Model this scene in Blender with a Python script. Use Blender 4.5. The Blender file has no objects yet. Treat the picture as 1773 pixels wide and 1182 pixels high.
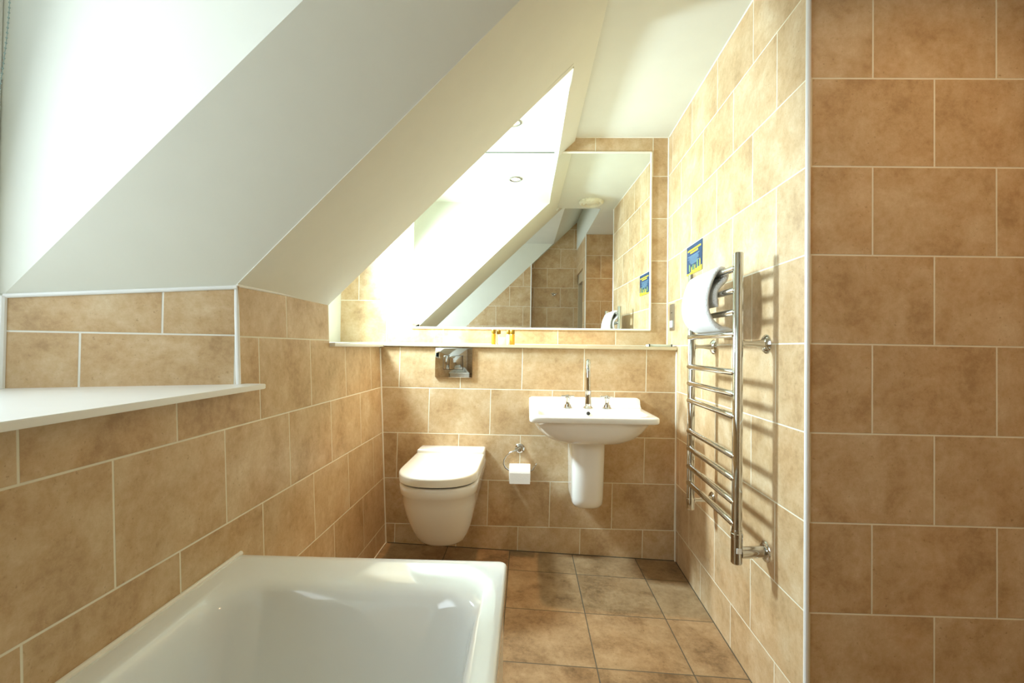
import bpy, bmesh, math, random
from mathutils import Vector, Matrix
random.seed(4)
SC = bpy.context.scene
COL = SC.collection
ZO = 1.12                     # height of the lens above the floor; z below is measured from the lens
PI = math.pi

# ------------------------------------------------------------------ materials
def nodes(name):
    m = bpy.data.materials.new(name); m.use_nodes = True
    nt = m.node_tree
    return m, nt, nt.nodes['Principled BSDF']

def srgb(r, g, b):
    f = lambda c: (c/255/12.92) if c/255 <= .04045 else ((c/255+.055)/1.055)**2.4
    return (f(r), f(g), f(b), 1)

def plain(name, col, rough=.5, metal=0, bump=0, bscale=60, coat=0, spec=None, vary=.03):
    m, nt, b = nodes(name)
    N, L = nt.nodes, nt.links
    b.inputs['Roughness'].default_value = rough
    b.inputs['Metallic'].default_value = metal
    b.inputs['Coat Weight'].default_value = coat
    if spec is not None: b.inputs['Specular IOR Level'].default_value = spec
    g = N.new('ShaderNodeNewGeometry')
    n = N.new('ShaderNodeTexNoise'); n.inputs['Scale'].default_value = 9; n.inputs['Detail'].default_value = 3
    L.new(g.outputs['Position'], n.inputs['Vector'])
    r = N.new('ShaderNodeValToRGB')
    c0 = [c*(1-vary) for c in col[:3]]+[1]
    r.color_ramp.elements[0].position = .35; r.color_ramp.elements[0].color = c0
    r.color_ramp.elements[1].position = .65; r.color_ramp.elements[1].color = col
    L.new(n.outputs['Fac'], r.inputs['Fac']); L.new(r.outputs['Color'], b.inputs['Base Color'])
    if bump:
        n2 = N.new('ShaderNodeTexNoise'); n2.inputs['Scale'].default_value = bscale; n2.inputs['Detail'].default_value = 4
        L.new(g.outputs['Position'], n2.inputs['Vector'])
        bp = N.new('ShaderNodeBump'); bp.inputs['Strength'].default_value = bump; bp.inputs['Distance'].default_value = .002
        L.new(n2.outputs['Fac'], bp.inputs['Height']); L.new(bp.outputs['Normal'], b.inputs['Normal'])
    return m

def tile(name, a, b_, u0, v0, W, H, par=0, grout=srgb(232, 226, 204), gw=.0042, tones=None, extra=None, rough=.38, scale=1):
    """running-bond ceramic tile; u, v in metres are dot products of the position with a and b_"""
    m, nt, bs = nodes(name)
    N, L = nt.nodes, nt.links
    def M(op, x, y=None, z=None):
        n = N.new('ShaderNodeMath'); n.operation = op
        for i, v in enumerate((x, y, z)):
            if v is None: continue
            if isinstance(v, (int, float)): n.inputs[i].default_value = v
            else: L.new(v, n.inputs[i])
        return n.outputs[0]
    g = N.new('ShaderNodeNewGeometry')
    def dot(v):
        n = N.new('ShaderNodeVectorMath'); n.operation = 'DOT_PRODUCT'
        L.new(g.outputs['Position'], n.inputs[0]); n.inputs[1].default_value = v
        return n.outputs['Value']
    u = M('DIVIDE', M('SUBTRACT', dot(a), u0), W)
    v = M('DIVIDE', M('SUBTRACT', dot(b_), v0+ZO*b_[2]), H)
    row = M('FLOOR', v)
    if par is None: uu = u
    else:
        sh = M('MULTIPLY', M('FLOORED_MODULO', M('ADD', row, par), 2.0), .5)
        uu = M('ADD', u, sh)
        if extra: uu = M('ADD', uu, M('MULTIPLY', M('GREATER_THAN', row, extra[0]-.5), extra[1]))
    col = M('FLOOR', uu)
    fu, fv = M('SUBTRACT', uu, col), M('SUBTRACT', v, row)
    du = M('MULTIPLY', M('MINIMUM', fu, M('SUBTRACT', 1.0, fu)), W)
    dv = M('MULTIPLY', M('MINIMUM', fv, M('SUBTRACT', 1.0, fv)), H)
    d = M('MINIMUM', du, dv)
    mr = N.new('ShaderNodeMapRange'); mr.interpolation_type = 'SMOOTHSTEP'
    L.new(d, mr.inputs['Value']); mr.inputs['From Min'].default_value = gw/2-.0006; mr.inputs['From Max'].default_value = gw/2+.0008
    mask = mr.outputs['Result']
    cx = N.new('ShaderNodeCombineXYZ'); L.new(col, cx.inputs[0]); L.new(row, cx.inputs[1])
    wn = N.new('ShaderNodeTexWhiteNoise'); wn.noise_dimensions = '3D'; L.new(cx.outputs[0], wn.inputs['Vector'])
    off = N.new('ShaderNodeVectorMath'); off.operation = 'MULTIPLY_ADD'
    L.new(wn.outputs['Color'], off.inputs[0]); off.inputs[1].default_value = (7, 7, 7); L.new(g.outputs['Position'], off.inputs[2])
    def noise(s, det, ro, dist=0):
        n = N.new('ShaderNodeTexNoise'); n.inputs['Scale'].default_value = s*scale; n.inputs['Detail'].default_value = det
        n.inputs['Roughness'].default_value = ro; n.inputs['Distortion'].default_value = dist
        L.new(off.outputs[0], n.inputs['Vector']); return n.outputs['Fac']
    tones = tones or [srgb(174, 143, 103), srgb(195, 165, 124), srgb(206, 180, 142), srgb(221, 202, 170)]
    nb = M('ADD', M('MULTIPLY', noise(7, 7, .66, .25), .64), M('MULTIPLY', noise(46, 8, .78), .36))
    nb = M('ADD', nb, M('MULTIPLY', M('SUBTRACT', wn.outputs['Value'], .5), .05))
    rp = N.new('ShaderNodeValToRGB'); cr = rp.color_ramp
    cr.elements[0].position = .36; cr.elements[0].color = tones[0]
    cr.elements[1].position = .68; cr.elements[1].color = tones[3]
    e = cr.elements.new(.46); e.color = tones[1]
    e = cr.elements.new(.55); e.color = tones[2]
    L.new(nb, rp.inputs['Fac'])
    # small dark pits and pale flecks
    pits = N.new('ShaderNodeMapRange'); L.new(noise(110, 3, .6), pits.inputs['Value'])
    pits.inputs['From Min'].default_value = .22; pits.inputs['From Max'].default_value = .36
    mx = N.new('ShaderNodeMix'); mx.data_type = 'RGBA'
    L.new(pits.outputs['Result'], mx.inputs['Factor']); mx.inputs['A'].default_value = [c*.85 for c in tones[0][:3]]+[1]; L.new(rp.outputs['Color'], mx.inputs['B'])
    # reddish clouds
    m2 = N.new('ShaderNodeMix'); m2.data_type = 'RGBA'; m2.blend_type = 'MULTIPLY'
    rd = N.new('ShaderNodeMapRange'); L.new(noise(4.5, 4, .5), rd.inputs['Value']); rd.inputs['From Min'].default_value = .45; rd.inputs['From Max'].default_value = .7
    rd.inputs['To Max'].default_value = .3
    L.new(rd.outputs['Result'], m2.inputs['Factor']); L.new(mx.outputs['Result'], m2.inputs['A']); m2.inputs['B'].default_value = (1, .86, .72, 1)
    m3 = N.new('ShaderNodeMix'); m3.data_type = 'RGBA'
    L.new(mask, m3.inputs['Factor']); m3.inputs['A'].default_value = grout; L.new(m2.outputs['Result'], m3.inputs['B'])
    L.new(m3.outputs['Result'], bs.inputs['Base Color'])
    rr = N.new('ShaderNodeMapRange'); L.new(mask, rr.inputs['Value']); rr.inputs['To Min'].default_value = .8; rr.inputs['To Max'].default_value = rough
    L.new(rr.outputs['Result'], bs.inputs['Roughness'])
    bs.inputs['Specular IOR Level'].default_value = .35
    bp = N.new('ShaderNodeBump'); bp.inputs['Strength'].default_value = .5; bp.inputs['Distance'].default_value = .0015
    L.new(M('ADD', mask, M('MULTIPLY', nb, .25)), bp.inputs['Height']); L.new(bp.outputs['Normal'], bs.inputs['Normal'])
    return m

W_, H_ = .336, .2473
WALL_V = .0222
T_LEFT = tile('tile_left', (0, 1, 0), (0, 0, 1), .7159, WALL_V, W_, H_, 1)
T_BOX = tile('tile_boxing', (1, 0, -.0137), (.0046, 0, 1), -.6928-ZO*.0137, .0199, W_, H_, 1)
T_BACK = tile('tile_back', (1, 0, 0), (0, 0, 1), -.49, WALL_V, W_, H_, 0, extra=(4, .38))
T_RIGHT = tile('tile_right', (0, 1, 0), (0, 0, 1), 1.3315-4*.336, .0227, W_, H_, 0)
T_FRONT = tile('tile_shower', (1, 0, 0), (.0051, 0, 1), .9569, .0213+.0051, W_, H_, 1)
T_END = tile('tile_end', (1, 0, 0), (0, 0, 1), .459, WALL_V, W_, H_, 0)
T_NIB = tile('tile_nib', (1, 0, 0), (0, 0, 1), -.18, WALL_V, W_, H_, 0)
T_SH = tile('tile_alcove', (1, 0, 0), (0, 0, 1), .823, WALL_V, W_, H_, 1)
_d = Vector((-.4223, -.2038, 0)).normalized()
T_SPLAY = tile('tile_splay', (_d.x, _d.y, 0), (0, 0, 1), .174+_d.x*(-.806)+_d.y*1.286, .0250, W_, H_, 0, grout=srgb(228, 226, 215))
T_SIDE = tile('tile_side', (0, 1, 0), (0, 0, 1), .1, WALL_V, W_, H_, 0)
T_FLOOR = tile('tile_floor', (1, 0, 0), (0, 1, 0), .2603, 1.6663, .3374, .3374, None, grout=srgb(92, 84, 68), gw=.004,
               tones=[srgb(112, 88, 60), srgb(146, 118, 84), srgb(164, 136, 100), srgb(182, 156, 120)], rough=.42)
PLASTER = plain('painted_plaster', srgb(224, 225, 213), .75, bump=.12, bscale=45, vary=.02)
GLOSSW = plain('white_gloss_paint', srgb(238, 238, 232), .3, vary=.02)
TRIM = plain('white_plastic_trim', srgb(236, 238, 236), .3, vary=.01)
SEAL = plain('white_sealant', srgb(238, 234, 220), .5, vary=.03)
CERAMIC = plain('white_ceramic', srgb(240, 238, 230), .09, coat=.5, vary=.01)
ACRYLIC = plain('white_bath_enamel', srgb(236, 241, 240), .10, coat=.4, vary=.01)
SEATW = plain('white_seat_plastic', srgb(240, 236, 222), .22, vary=.01)
CHROME = plain('polished_chrome', (.62, .62, .60, 1), .06, metal=1, vary=.02)
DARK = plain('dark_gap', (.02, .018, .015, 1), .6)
STONE = plain('pale_stone_shelf', srgb(222, 208, 174), .4, bump=.1, bscale=80, vary=.12)
STEEL = plain('brushed_steel', (.5, .49, .45, 1), .35, metal=1)
WHITEP = plain('white_plastic', srgb(240, 240, 236), .35, vary=.01)
WOOD = plain('brown_door_veneer', srgb(112, 70, 40), .45, vary=.35)
PAPER = plain('white_tissue_paper', srgb(240, 236, 228), .9, bump=.4, bscale=200)
def towel_mat():
    m, nt, b = nodes('white_terry_cloth'); N, L = nt.nodes, nt.links
    b.inputs['Roughness'].default_value = .95; b.inputs['Base Color'].default_value = srgb(243, 243, 240)
    b.inputs['Sheen Weight'].default_value = .4
    g = N.new('ShaderNodeNewGeometry')
    v = N.new('ShaderNodeTexVoronoi'); v.inputs['Scale'].default_value = 330; L.new(g.outputs['Position'], v.inputs['Vector'])
    n = N.new('ShaderNodeTexNoise'); n.inputs['Scale'].default_value = 45; L.new(g.outputs['Position'], n.inputs['Vector'])
    ad = N.new('ShaderNodeMath'); ad.operation = 'ADD'; L.new(v.outputs['Distance'], ad.inputs[0]); L.new(n.outputs['Fac'], ad.inputs[1])
    bp = N.new('ShaderNodeBump'); bp.inputs['Strength'].default_value = .7; bp.inputs['Distance'].default_value = .004
    L.new(ad.outputs[0], bp.inputs['Height']); L.new(bp.outputs['Normal'], b.inputs['Normal'])
    return m
TERRY = towel_mat()
def mirror_mat():
    m, nt, b = nodes('silvered_glass'); N, L = nt.nodes, nt.links
    b.inputs['Metallic'].default_value = 1; b.inputs['Roughness'].default_value = 0
    b.inputs['Base Color'].default_value = (.90, .93, .88, 1)
    return m
MIRROR = mirror_mat()
def glass_mat(name, col=(1, 1, 1, 1), rough=0, ior=1.45):
    m, nt, b = nodes(name)
    b.inputs['Transmission Weight'].default_value = 1; b.inputs['Roughness'].default_value = rough
    b.inputs['Base Color'].default_value = col; b.inputs['IOR'].default_value = ior
    return m
GLASS = glass_mat('clear_glass', (.95, 1, .97, 1))
AMBER = plain('amber_shower_gel', srgb(216, 160, 40), .15, coat=.6, vary=.05)
PEARL = plain('white_lotion', srgb(238, 234, 220), .2, coat=.5)
GOLD = plain('gold_cap', srgb(150, 118, 30), .35, metal=.3)
CARTON = plain('cream_soap_paper', srgb(235, 212, 178), .7)
BLUE = plain('blue_print', srgb(34, 72, 112), .3, vary=.3)
YELLOW = plain('yellow_print', srgb(232, 205, 40), .4)
LBLUE = plain('pale_blue_print', srgb(150, 190, 210), .4)
GREEN = plain('green_print', srgb(150, 185, 90), .4)
def emit(name, col, s):
    m, nt, b = nodes(name); b.inputs['Base Color'].default_value = (0, 0, 0, 1)
    b.inputs['Emission Color'].default_value = col; b.inputs['Emission Strength'].default_value = s
    return m
LAMP = emit('lit_lamp', (1, .78, .5, 1), 14)

# ------------------------------------------------------------------ mesh helpers (coordinates relative to lens height)
def V(x, y, z): return Vector((x, y, z+ZO))

def add_poly_prism(bm, pts, off):
    """closed solid: polygon pts (Vectors) extruded by vector off"""
    a = [bm.verts.new(p) for p in pts]; b = [bm.verts.new(p+off) for p in pts]
    n = len(a)
    bm.faces.new(a[::-1]); bm.faces.new(b)
    for i in range(n): bm.faces.new((a[i], a[(i+1) % n], b[(i+1) % n], b[i]))

def add_box(bm, lo, hi, bev=0, seg=2):
    x0, y0, z0 = lo; x1, y1, z1 = hi
    b2 = bmesh.new()
    add_poly_prism(b2, [V(x0, y0, z0), V(x1, y0, z0), V(x1, y1, z0), V(x0, y1, z0)], Vector((0, 0, z1-z0)))
    if bev: bmesh.ops.bevel(b2, geom=b2.edges[:], offset=bev, segments=seg, profile=.5, affect='EDGES')
    merge(bm, b2)

def merge(bm, b2):
    mp = {v: bm.verts.new(v.co) for v in b2.verts}
    for f in b2.faces:
        try: nf = bm.faces.new([mp[v] for v in f.verts]); nf.smooth = f.smooth
        except ValueError: pass
    b2.free()

def frame_of(d):
    d = d.normalized(); up = Vector((0, 0, 1)) if abs(d.z) < .9 else Vector((1, 0, 0))
    a = d.cross(up).normalized(); return a, d.cross(a).normalized()

def add_tube(bm, path, r, seg=16, caps=True, round_ends=False):
    path = [Vector(p) for p in path]; rs = r if isinstance(r, (list, tuple)) else [r]*len(path)
    if round_ends:
        d0 = (path[0]-path[1]).normalized(); d1 = (path[-1]-path[-2]).normalized(); R0, R1 = rs[0], rs[-1]
        st = [(path[0]+d0*R0*math.sin(t), max(R0*math.cos(t), 1e-4)) for t in (PI/2*.98, PI/3, PI/6)]
        en = [(path[-1]+d1*R1*math.sin(t), max(R1*math.cos(t), 1e-4)) for t in (PI/6, PI/3, PI/2*.98)]
        path = [s[0] for s in st]+path+[e[0] for e in en]; rs = [s[1] for s in st]+list(rs)+[e[1] for e in en]
    a = None; rings = []
    for i, p in enumerate(path):
        d = (path[min(i+1, len(path)-1)]-path[max(i-1, 0)]).normalized()
        if a is None: a, b = frame_of(d)
        else:
            a = (a-d*a.dot(d)).normalized(); b = d.cross(a)
        rings.append([bm.verts.new(p+(a*math.cos(2*PI*k/seg)+b*math.sin(2*PI*k/seg))*rs[i]) for k in range(seg)])
    for q, w in zip(rings, rings[1:]):
        for k in range(seg): bm.faces.new((q[k], q[(k+1) % seg], w[(k+1) % seg], w[k]))
    if caps: bm.faces.new(rings[0][::-1]); bm.faces.new(rings[-1])

def add_lathe(bm, c, axis, prof, seg=32):
    """prof: (distance along axis, radius)"""
    axis = Vector(axis).normalized(); a, b = frame_of(axis)
    rings = [[bm.verts.new(c+axis*h+(a*math.cos(2*PI*k/seg)+b*math.sin(2*PI*k/seg))*max(r, 1e-4)) for k in range(seg)] for h, r in prof]
    for q, w in zip(rings, rings[1:]):
        for k in range(seg): bm.faces.new((q[k], q[(k+1) % seg], w[(k+1) % seg], w[k]))
    bm.faces.new(rings[0][::-1]); bm.faces.new(rings[-1])

def add_loft(bm, rings, cap0=True, cap1=True):
    R = [[bm.verts.new(p) for p in r] for r in rings]; n = len(R[0])
    for q, w in zip(R, R[1:]):
        for k in range(n): bm.faces.new((q[k], q[(k+1) % n], w[(k+1) % n], w[k]))
    if cap0: bm.faces.new(R[0][::-1])
    if cap1: bm.faces.new(R[-1])

def mesh_object(name, bm, mat, angle=35):
    bmesh.ops.recalc_face_normals(bm, faces=bm.faces[:])
    ca = math.radians(angle)
    for f in bm.faces: f.smooth = True
    for e in bm.edges:
        e.smooth = not (len(e.link_faces) == 2 and e.calc_face_angle(0) > ca)
    me = bpy.data.meshes.new(name); bm.to_mesh(me); bm.free()
    me.materials.append(mat)
    o = bpy.data.objects.new(name, me); COL.objects.link(o)
    return o

def world_loc(o):
    p = Vector((0, 0, 0))
    while o: p += o.location; o = o.parent
    return p

def part(name, bm, mat, parent, label=None, angle=35, kind=None):
    bmesh.ops.translate(bm, verts=bm.verts[:], vec=-world_loc(parent))
    o = mesh_object(name, bm, mat, angle); o.parent = parent
    if label: o['label'] = label
    if kind: o['kind'] = kind
    return o

def thing(name, loc, label, cat, group=None):
    o = bpy.data.objects.new(name, None); COL.objects.link(o); o.location = loc; o.empty_display_size = .05
    o['label'] = label; o['category'] = cat
    if group: o['group'] = group
    return o

def solo(name, bm, mat, loc, label, cat, group=None, angle=35):
    bmesh.ops.translate(bm, verts=bm.verts[:], vec=-Vector(loc))
    o = mesh_object(name, bm, mat, angle); o.location = loc
    o['label'] = label; o['category'] = cat
    if group: o['group'] = group
    return o

def struct(name, bm, mat, parent=None, angle=35):
    if parent: return part(name, bm, mat, parent, angle=angle)
    o = mesh_object(name, bm, mat, angle); o['kind'] = 'structure'
    return o

def prism(pts, off, name, mat, parent=None):
    bm = bmesh.new(); add_poly_prism(bm, [V(*p) for p in pts], Vector(off)); return struct(name, bm, mat, parent)

def box(lo, hi, name, mat, parent=None):
    bm = bmesh.new(); add_box(bm, lo, hi); return struct(name, bm, mat, parent)

def superring(cx, cy, hx, hy, z, n=64, e=4, fn=None):
    out = []
    for k in range(n):
        t = 2*PI*k/n; c, s = math.cos(t), math.sin(t)
        x = cx+hx*math.copysign(abs(c)**(2/e), c); y = cy+hy*math.copysign(abs(s)**(2/e), s)
        out.append(V(x, y, z))
    return out

def roundrect(x0, x1, y0, y1, r, z, k=8):
    out = []
    for (cx, cy, a0) in ((x1-r, y1-r, 0), (x0+r, y1-r, PI/2), (x0+r, y0+r, PI), (x1-r, y0+r, 1.5*PI)):
        for i in range(k+1):
            t = a0+PI/2*i/k; out.append(V(cx+r*math.cos(t), cy+r*math.sin(t), z))
    return out

# ------------------------------------------------------------------ geometry of the room
LX = lambda z: -.8053-.0458*z                      # left wall leans a little
RX = lambda y: .7396+.029*y                        # right wall
SL = lambda x: .955+.972*x                         # sloping ceiling height
FZ = lambda x, y: -1.115-.0409*x+.0051*y           # floor falls to the right
YB = lambda x: 2.5597+.0064*x                      # front of the boxed-in half wall
YK = lambda x: 2.7468+.006*x                       # back wall
CZ = 1.2407                                        # flat ceiling
XC = (CZ-.955)/.972+-.035                          # crease between slope and ceiling
YF = 1.3288                                        # shower wall faces the lens
PY0, PY1 = 1.285, 1.895                            # pier between the two dormers
D1 = -.34                                           # near side of the first dormer
XE = .66                                           # side of the shower alcove
END, NIB = -.45, -.34

# floor
prism([(-1, -.7, FZ(-1, -.7)), (1.8, -.7, FZ(1.8, -.7)), (1.8, 2.62, FZ(1.8, 2.62)), (-1, 2.62, FZ(-1, 2.62))], (0, 0, -.12), 'floor', T_FLOOR)

# left wall, one leaning slab with two dormer openings above the sills
FB = -1.2
def lw(y, z): return (LX(z), y, z)
prism([lw(NIB-.15, FB), lw(2.70, FB), lw(2.70, -.004), lw(PY1, -.004), lw(PY1, .178), lw(PY0, .168), lw(PY0, -.128), lw(NIB-.15, -.128)],
      (-.09, 0, 0), 'wall_left', T_LEFT)

# boxed-in half wall and the full back wall
prism([(-.80, YB(-.8), FB), (.86, YB(.86), FB), (.86, YB(.86), -.002), (-.80, YB(-.8), -.002)], (0, .17, 0), 'wall_boxing', T_BOX)
prism([(-1.45, YK(-1.45), FB), (.95, YK(.95), FB), (.95, YK(.95), 1.32), (-1.45, YK(-1.45), 1.32)], (0, .1, 0), 'wall_back', T_BACK)

# right wall (towel rail side), the shower wall that faces the lens, the alcove behind it
prism([(RX(YF+.005), YF+.005, FB), (RX(2.86), 2.86, FB), (RX(2.86), 2.86, 1.32), (RX(YF+.005), YF+.005, 1.32)], (.08, 0, 0), 'wall_right', T_RIGHT)
prism([(RX(YF)+.004, YF-.001, FB), (1.75, YF+.005, FB), (1.75, YF+.005, 1.32), (RX(YF)+.004, YF-.001, 1.32)], (0, .1, 0), 'wall_shower', T_FRONT)
box((1.62, .25, FB), (1.72, YF, 1.32), 'wall_shower_side', T_SIDE)
box((XE, .30, FB), (1.72, .40, CZ-.001), 'wall_alcove', T_SH)
# side wall with the door opening, end wall and the nib at the head of the bath
DH = .92
bm = bmesh.new()
add_box(bm, (XE, .14, FB), (XE+.1, .30, CZ-.001)); add_box(bm, (XE, END, DH), (XE+.1, .14, CZ-.001))
struct('wall_side', bm, T_SIDE)
box((-.1, END-.1, FB), (XE+.1, END, 1.75), 'wall_end', T_END)
prism([(-.90, NIB-.2, FB), (.086, NIB-.2, FB), (.086, NIB-.2, SL(.086)), (-.90, NIB-.2, SL(-.90))], (0, .2, 0), 'wall_nib', T_NIB)
# flat ceiling over the toilet and over the shower
bm = bmesh.new()
def flat(x0, x1, y0, y1, z, t=.06): add_poly_prism(bm, [V(x0, y0, z), V(x1, y0, z), V(x1, y1, z), V(x0, y1, z)], Vector((0, 0, t)))
flat(XC, .95, YF+.01, 2.80, CZ)
flat(XE+.0205, 1.75, END, YF+.01, CZ)
struct('ceiling', bm, PLASTER)
# high void above the bath: upright plaster face over the alcove and the end of the dropped ceiling
bm = bmesh.new()
add_poly_prism(bm, [V(XE, END-.05, CZ), V(XE, YF+.01, CZ), V(XE, YF+.01, 1.72), V(XE, END-.05, 1.72)], Vector((.02, 0, 0)))
add_poly_prism(bm, [V(XC-.02, YF+.01, CZ+.001), V(XE, YF+.01, CZ+.001), V(XE, YF+.01, 1.72)], Vector((0, .02, 0)))
struct('wall_void', bm, PLASTER)
# sloping ceiling with the two dormer openings cut out
XT = .172; XT1 = .355                             # tops of the two dormer openings
bm = bmesh.new()
nrm = Vector((-.972, 0, 1)).normalized()*.03
def slab(x0, x1, y0, y1, y0b=None, y1b=None):
    y0b = y0 if y0b is None else y0b; y1b = y1 if y1b is None else y1b
    add_poly_prism(bm, [V(x0, y0, SL(x0)), V(x1, y0b, SL(x1)), V(x1, y1b, SL(x1)), V(x0, y1, SL(x0))], nrm)
XW = -.815
XC2 = XC+.012
slab(XW, XT, PY0, PY1, 1.228, 1.868)               # pier
slab(XT, XC2, 1.34, 2.80)
slab(XT, XT1, 1.228, 1.34, 1.217, 1.34)
slab(XT1, .69, END-.05, 1.34)
slab(XW, XT1, END-.05, NIB-.002)
struct('ceiling_slope', bm, PLASTER)

# ---- first dormer (beside the bath)
S = (-1.2396, 1.0743); A0 = (-.8060, 1.286)
ztop = lambda t: .163+(.113-.163)*t
sx = lambda t: A0[0]+(S[0]-A0[0])*t
sy = lambda t: A0[1]+(S[1]-A0[1])*t
bm = bmesh.new()
add_poly_prism(bm, [V(sx(0), sy(0), -.13), V(sx(1), sy(1), -.13), V(sx(1), sy(1), ztop(1)), V(sx(0), sy(0), ztop(0))], Vector((-.02, .045, 0)))
struct('wall_dormer_tile', bm, T_SPLAY)
# plaster splay between the slope edge and the fold, then the upright outer cheek
bm = bmesh.new()
E0 = V(-.812, 1.286, .167); E1 = V(XT1, 1.217, SL(XT1)); F0 = V(-1.2396, 1.0743, .1137); F1 = V(.022, 1.028, 1.30)
back = Vector((-.05, .09, .02))
lo0 = V(-.812, 1.2868, .155); lo1 = V(-1.2396, 1.0748, .10)
add_poly_prism(bm, [lo0, E0, E1, F1, F0, lo1], back)
add_poly_prism(bm, [F0, F1, V(.022, 1.028, 1.36), V(-1.36, 1.07, 1.36), V(-1.36, 1.0765, .1137)], Vector((0, .03, 0)))
add_poly_prism(bm, [V(-1.2396, 1.0765, -.13), V(-1.2396, 1.0765, .115), V(-1.36, 1.0765, .115), V(-1.36, 1.0765, -.13)], Vector((0, .03, 0)))
struct('wall_dormer', bm, PLASTER)
bm = bmesh.new()
add_poly_prism(bm, [V(-1.36, NIB-.003, -.20), V(-.81, NIB-.003, -.20), V(-.81, NIB-.003, SL(-.81)), V(XT1+.03, NIB-.003, SL(XT1+.03)), V(XT1+.03, NIB-.003, 1.40), V(-1.36, NIB-.003, 1.40)], Vector((0, -.03, 0)))          # near cheek
struct('wall_dormer_near', bm, PLASTER)
bm = bmesh.new()
add_poly_prism(bm, [V(-1.40, D1-.05, 1.30), V(XT1+.004, D1-.05, 1.30), V(XT1+.004, 1.26, 1.30), V(-1.40, 1.26, 1.30)], Vector((0, 0, .03)))
struct('ceiling_dormer', bm, PLASTER)
# window 1
def window(name, x, y0, y1, z0, z1, wy0, wy1, wz0, wz1, fw=.045):
    w = bpy.data.objects.new(name, None); COL.objects.link(w); w.location = V(x, (wy0+wy1)/2, wz0); w['kind'] = 'structure'
    # wall around the window
    bm = bmesh.new()
    for lo, hi in (((x-.1, y0, z0), (x, wy0, z1)), ((x-.1, wy1, z0), (x, y1, z1)), ((x-.1, wy0, z0), (x, wy1, wz0)), ((x-.1, wy0, wz1), (x, wy1, z1))):
        if hi[1]-lo[1] > .001 and hi[2]-lo[2] > .001: add_box(bm, lo, hi)
    part('window_wall', bm, PLASTER, w)
    bm = bmesh.new()
    for lo, hi in (((x-.06, wy0, wz0), (x+.01, wy0+fw, wz1)), ((x-.06, wy1-fw, wz0), (x+.01, wy1, wz1)), ((x-.06, wy0+fw, wz0), (x+.01, wy1-fw, wz0+fw)), ((x-.06, wy0+fw, wz1-fw), (x+.01, wy1-fw, wz1))):
        add_box(bm, lo, hi, .004)
    part('window_frame', bm, TRIM, w)
    bm = bmesh.new(); add_box(bm, (x-.036, wy0+fw, wz0+fw), (x-.030, wy1-fw, wz1-fw))
    part('window_pane', bm, GLASS, w)
    return w
w1 = window('window_1', -1.265, D1-.05, 1.10, -.2, 1.36, -.25, 1.07, -.08, 1.08)
bm = bmesh.new()
add_poly_prism(bm, [V(-.7425, 1.318, -.1255), V(-.806, 1.318, -.1255), V(-.806, 1.287, -.1255), V(S[0], S[1]+.003, -.1255), V(-1.262, 1.078, -.1255), V(-1.262, D1, -.1255), V(-.692, D1, -.1255)], Vector((0, 0, .0145)))
bmesh.ops.bevel(bm, geom=[e for e in bm.edges if abs(e.verts[0].co.z-e.verts[1].co.z) < 1e-4], offset=.0015, segments=2, affect='EDGES')
part('window_sill', bm, GLOSSW, w1, 'white painted window sill')

# ---- second dormer (beside the mirror)
c2 = lambda y: 1.118+.036*(y-1.87)
bm = bmesh.new()
add_poly_prism(bm, [V(-1.20, PY1-.02, c2(PY1)), V(XT+.004, PY1-.03, c2(PY1)), V(XT+.004, 2.76, c2(2.76)), V(-1.20, 2.76, c2(2.76))], Vector((0, 0, .03)))
struct('ceiling_dormer_back', bm, PLASTER)
bm = bmesh.new()
add_poly_prism(bm, [V(XW, PY1, .175), V(XT, 1.868, SL(XT)-.002), V(XT, 1.868, 1.14), V(-1.2, PY1, 1.14), V(-1.2, PY1, -.02), V(XW, PY1, -.02)], Vector((0, -.03, 0)))
struct('wall_dormer_cheek', bm, PLASTER)
w2 = window('window_2', -1.10, PY1-.03, 2.76, -.2, 1.2, 2.10, 2.62, .30, .95, fw=.05)
bm = bmesh.new()
add_box(bm, (-1.10, PY1+.0, -.004), (-.781, 2.743, .0135), .004)
part('window_sill', bm, GLOSSW, w2, 'white painted window sill level with the stone shelf')

# ---- door in the side wall, seen in the mirror
d = bpy.data.objects.new('door_1', None); COL.objects.link(d); d.location = V(XE+.05, -.155, -1.13); d['kind'] = 'structure'
bm = bmesh.new()
add_box(bm, (XE+.02, .10, FB), (XE+.10, .14, DH)); add_box(bm, (XE+.02, END, FB), (XE+.10, END+.04, DH)); add_box(bm, (XE+.02, END, DH-.12), (XE+.10, .14, DH))
part('door_frame', bm, plain('cream_gloss_door_frame', srgb(196, 180, 150), .35), d)
bm = bmesh.new(); add_box(bm, (XE+.07, END+.04, -1.13), (XE+.11, .10, DH-.12)); part('door_leaf', bm, WOOD, d)
bm = bmesh.new(); add_box(bm, (XE+.055, -.30, -1.13), (XE+.075, -.26, DH-.12)); part('door_strip', bm, DARK, d)

# ------------------------------------------------------------------ trims and joints
TN = [0]
def trim(bm, mat=TRIM):
    TN[0] += 1; return struct('trim_%d' % TN[0], bm, mat)
def bead(pts, r, mat=TRIM, seg=10):
    bm = bmesh.new(); add_tube(bm, [V(*p) for p in pts], r, seg); return trim(bm, mat)
bead([(LX(-.111)-.002, PY0+.002, -.111), (LX(.165)-.002, PY0+.002, .165)], .0065)                    # pier corner
bead([(S[0]-.002, S[1]-.002, -.111), (S[0]-.002, S[1]-.002, .108)], .0085)                           # window corner
bead([(A0[0]-.004, A0[1]-.003, .159), (S[0], S[1]-.002, .108)], .0055)                               # over splay tiles
bead([(LX(.165), PY0, .1655), (LX(.175), PY1, .1765)], .0050)                                        # over pier tiles
bead([(RX(YF)+.0015, YF-.0015, -1.18), (RX(YF)+.0015, YF-.0015, CZ)], .0070)                         # right wall outer corner
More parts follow.
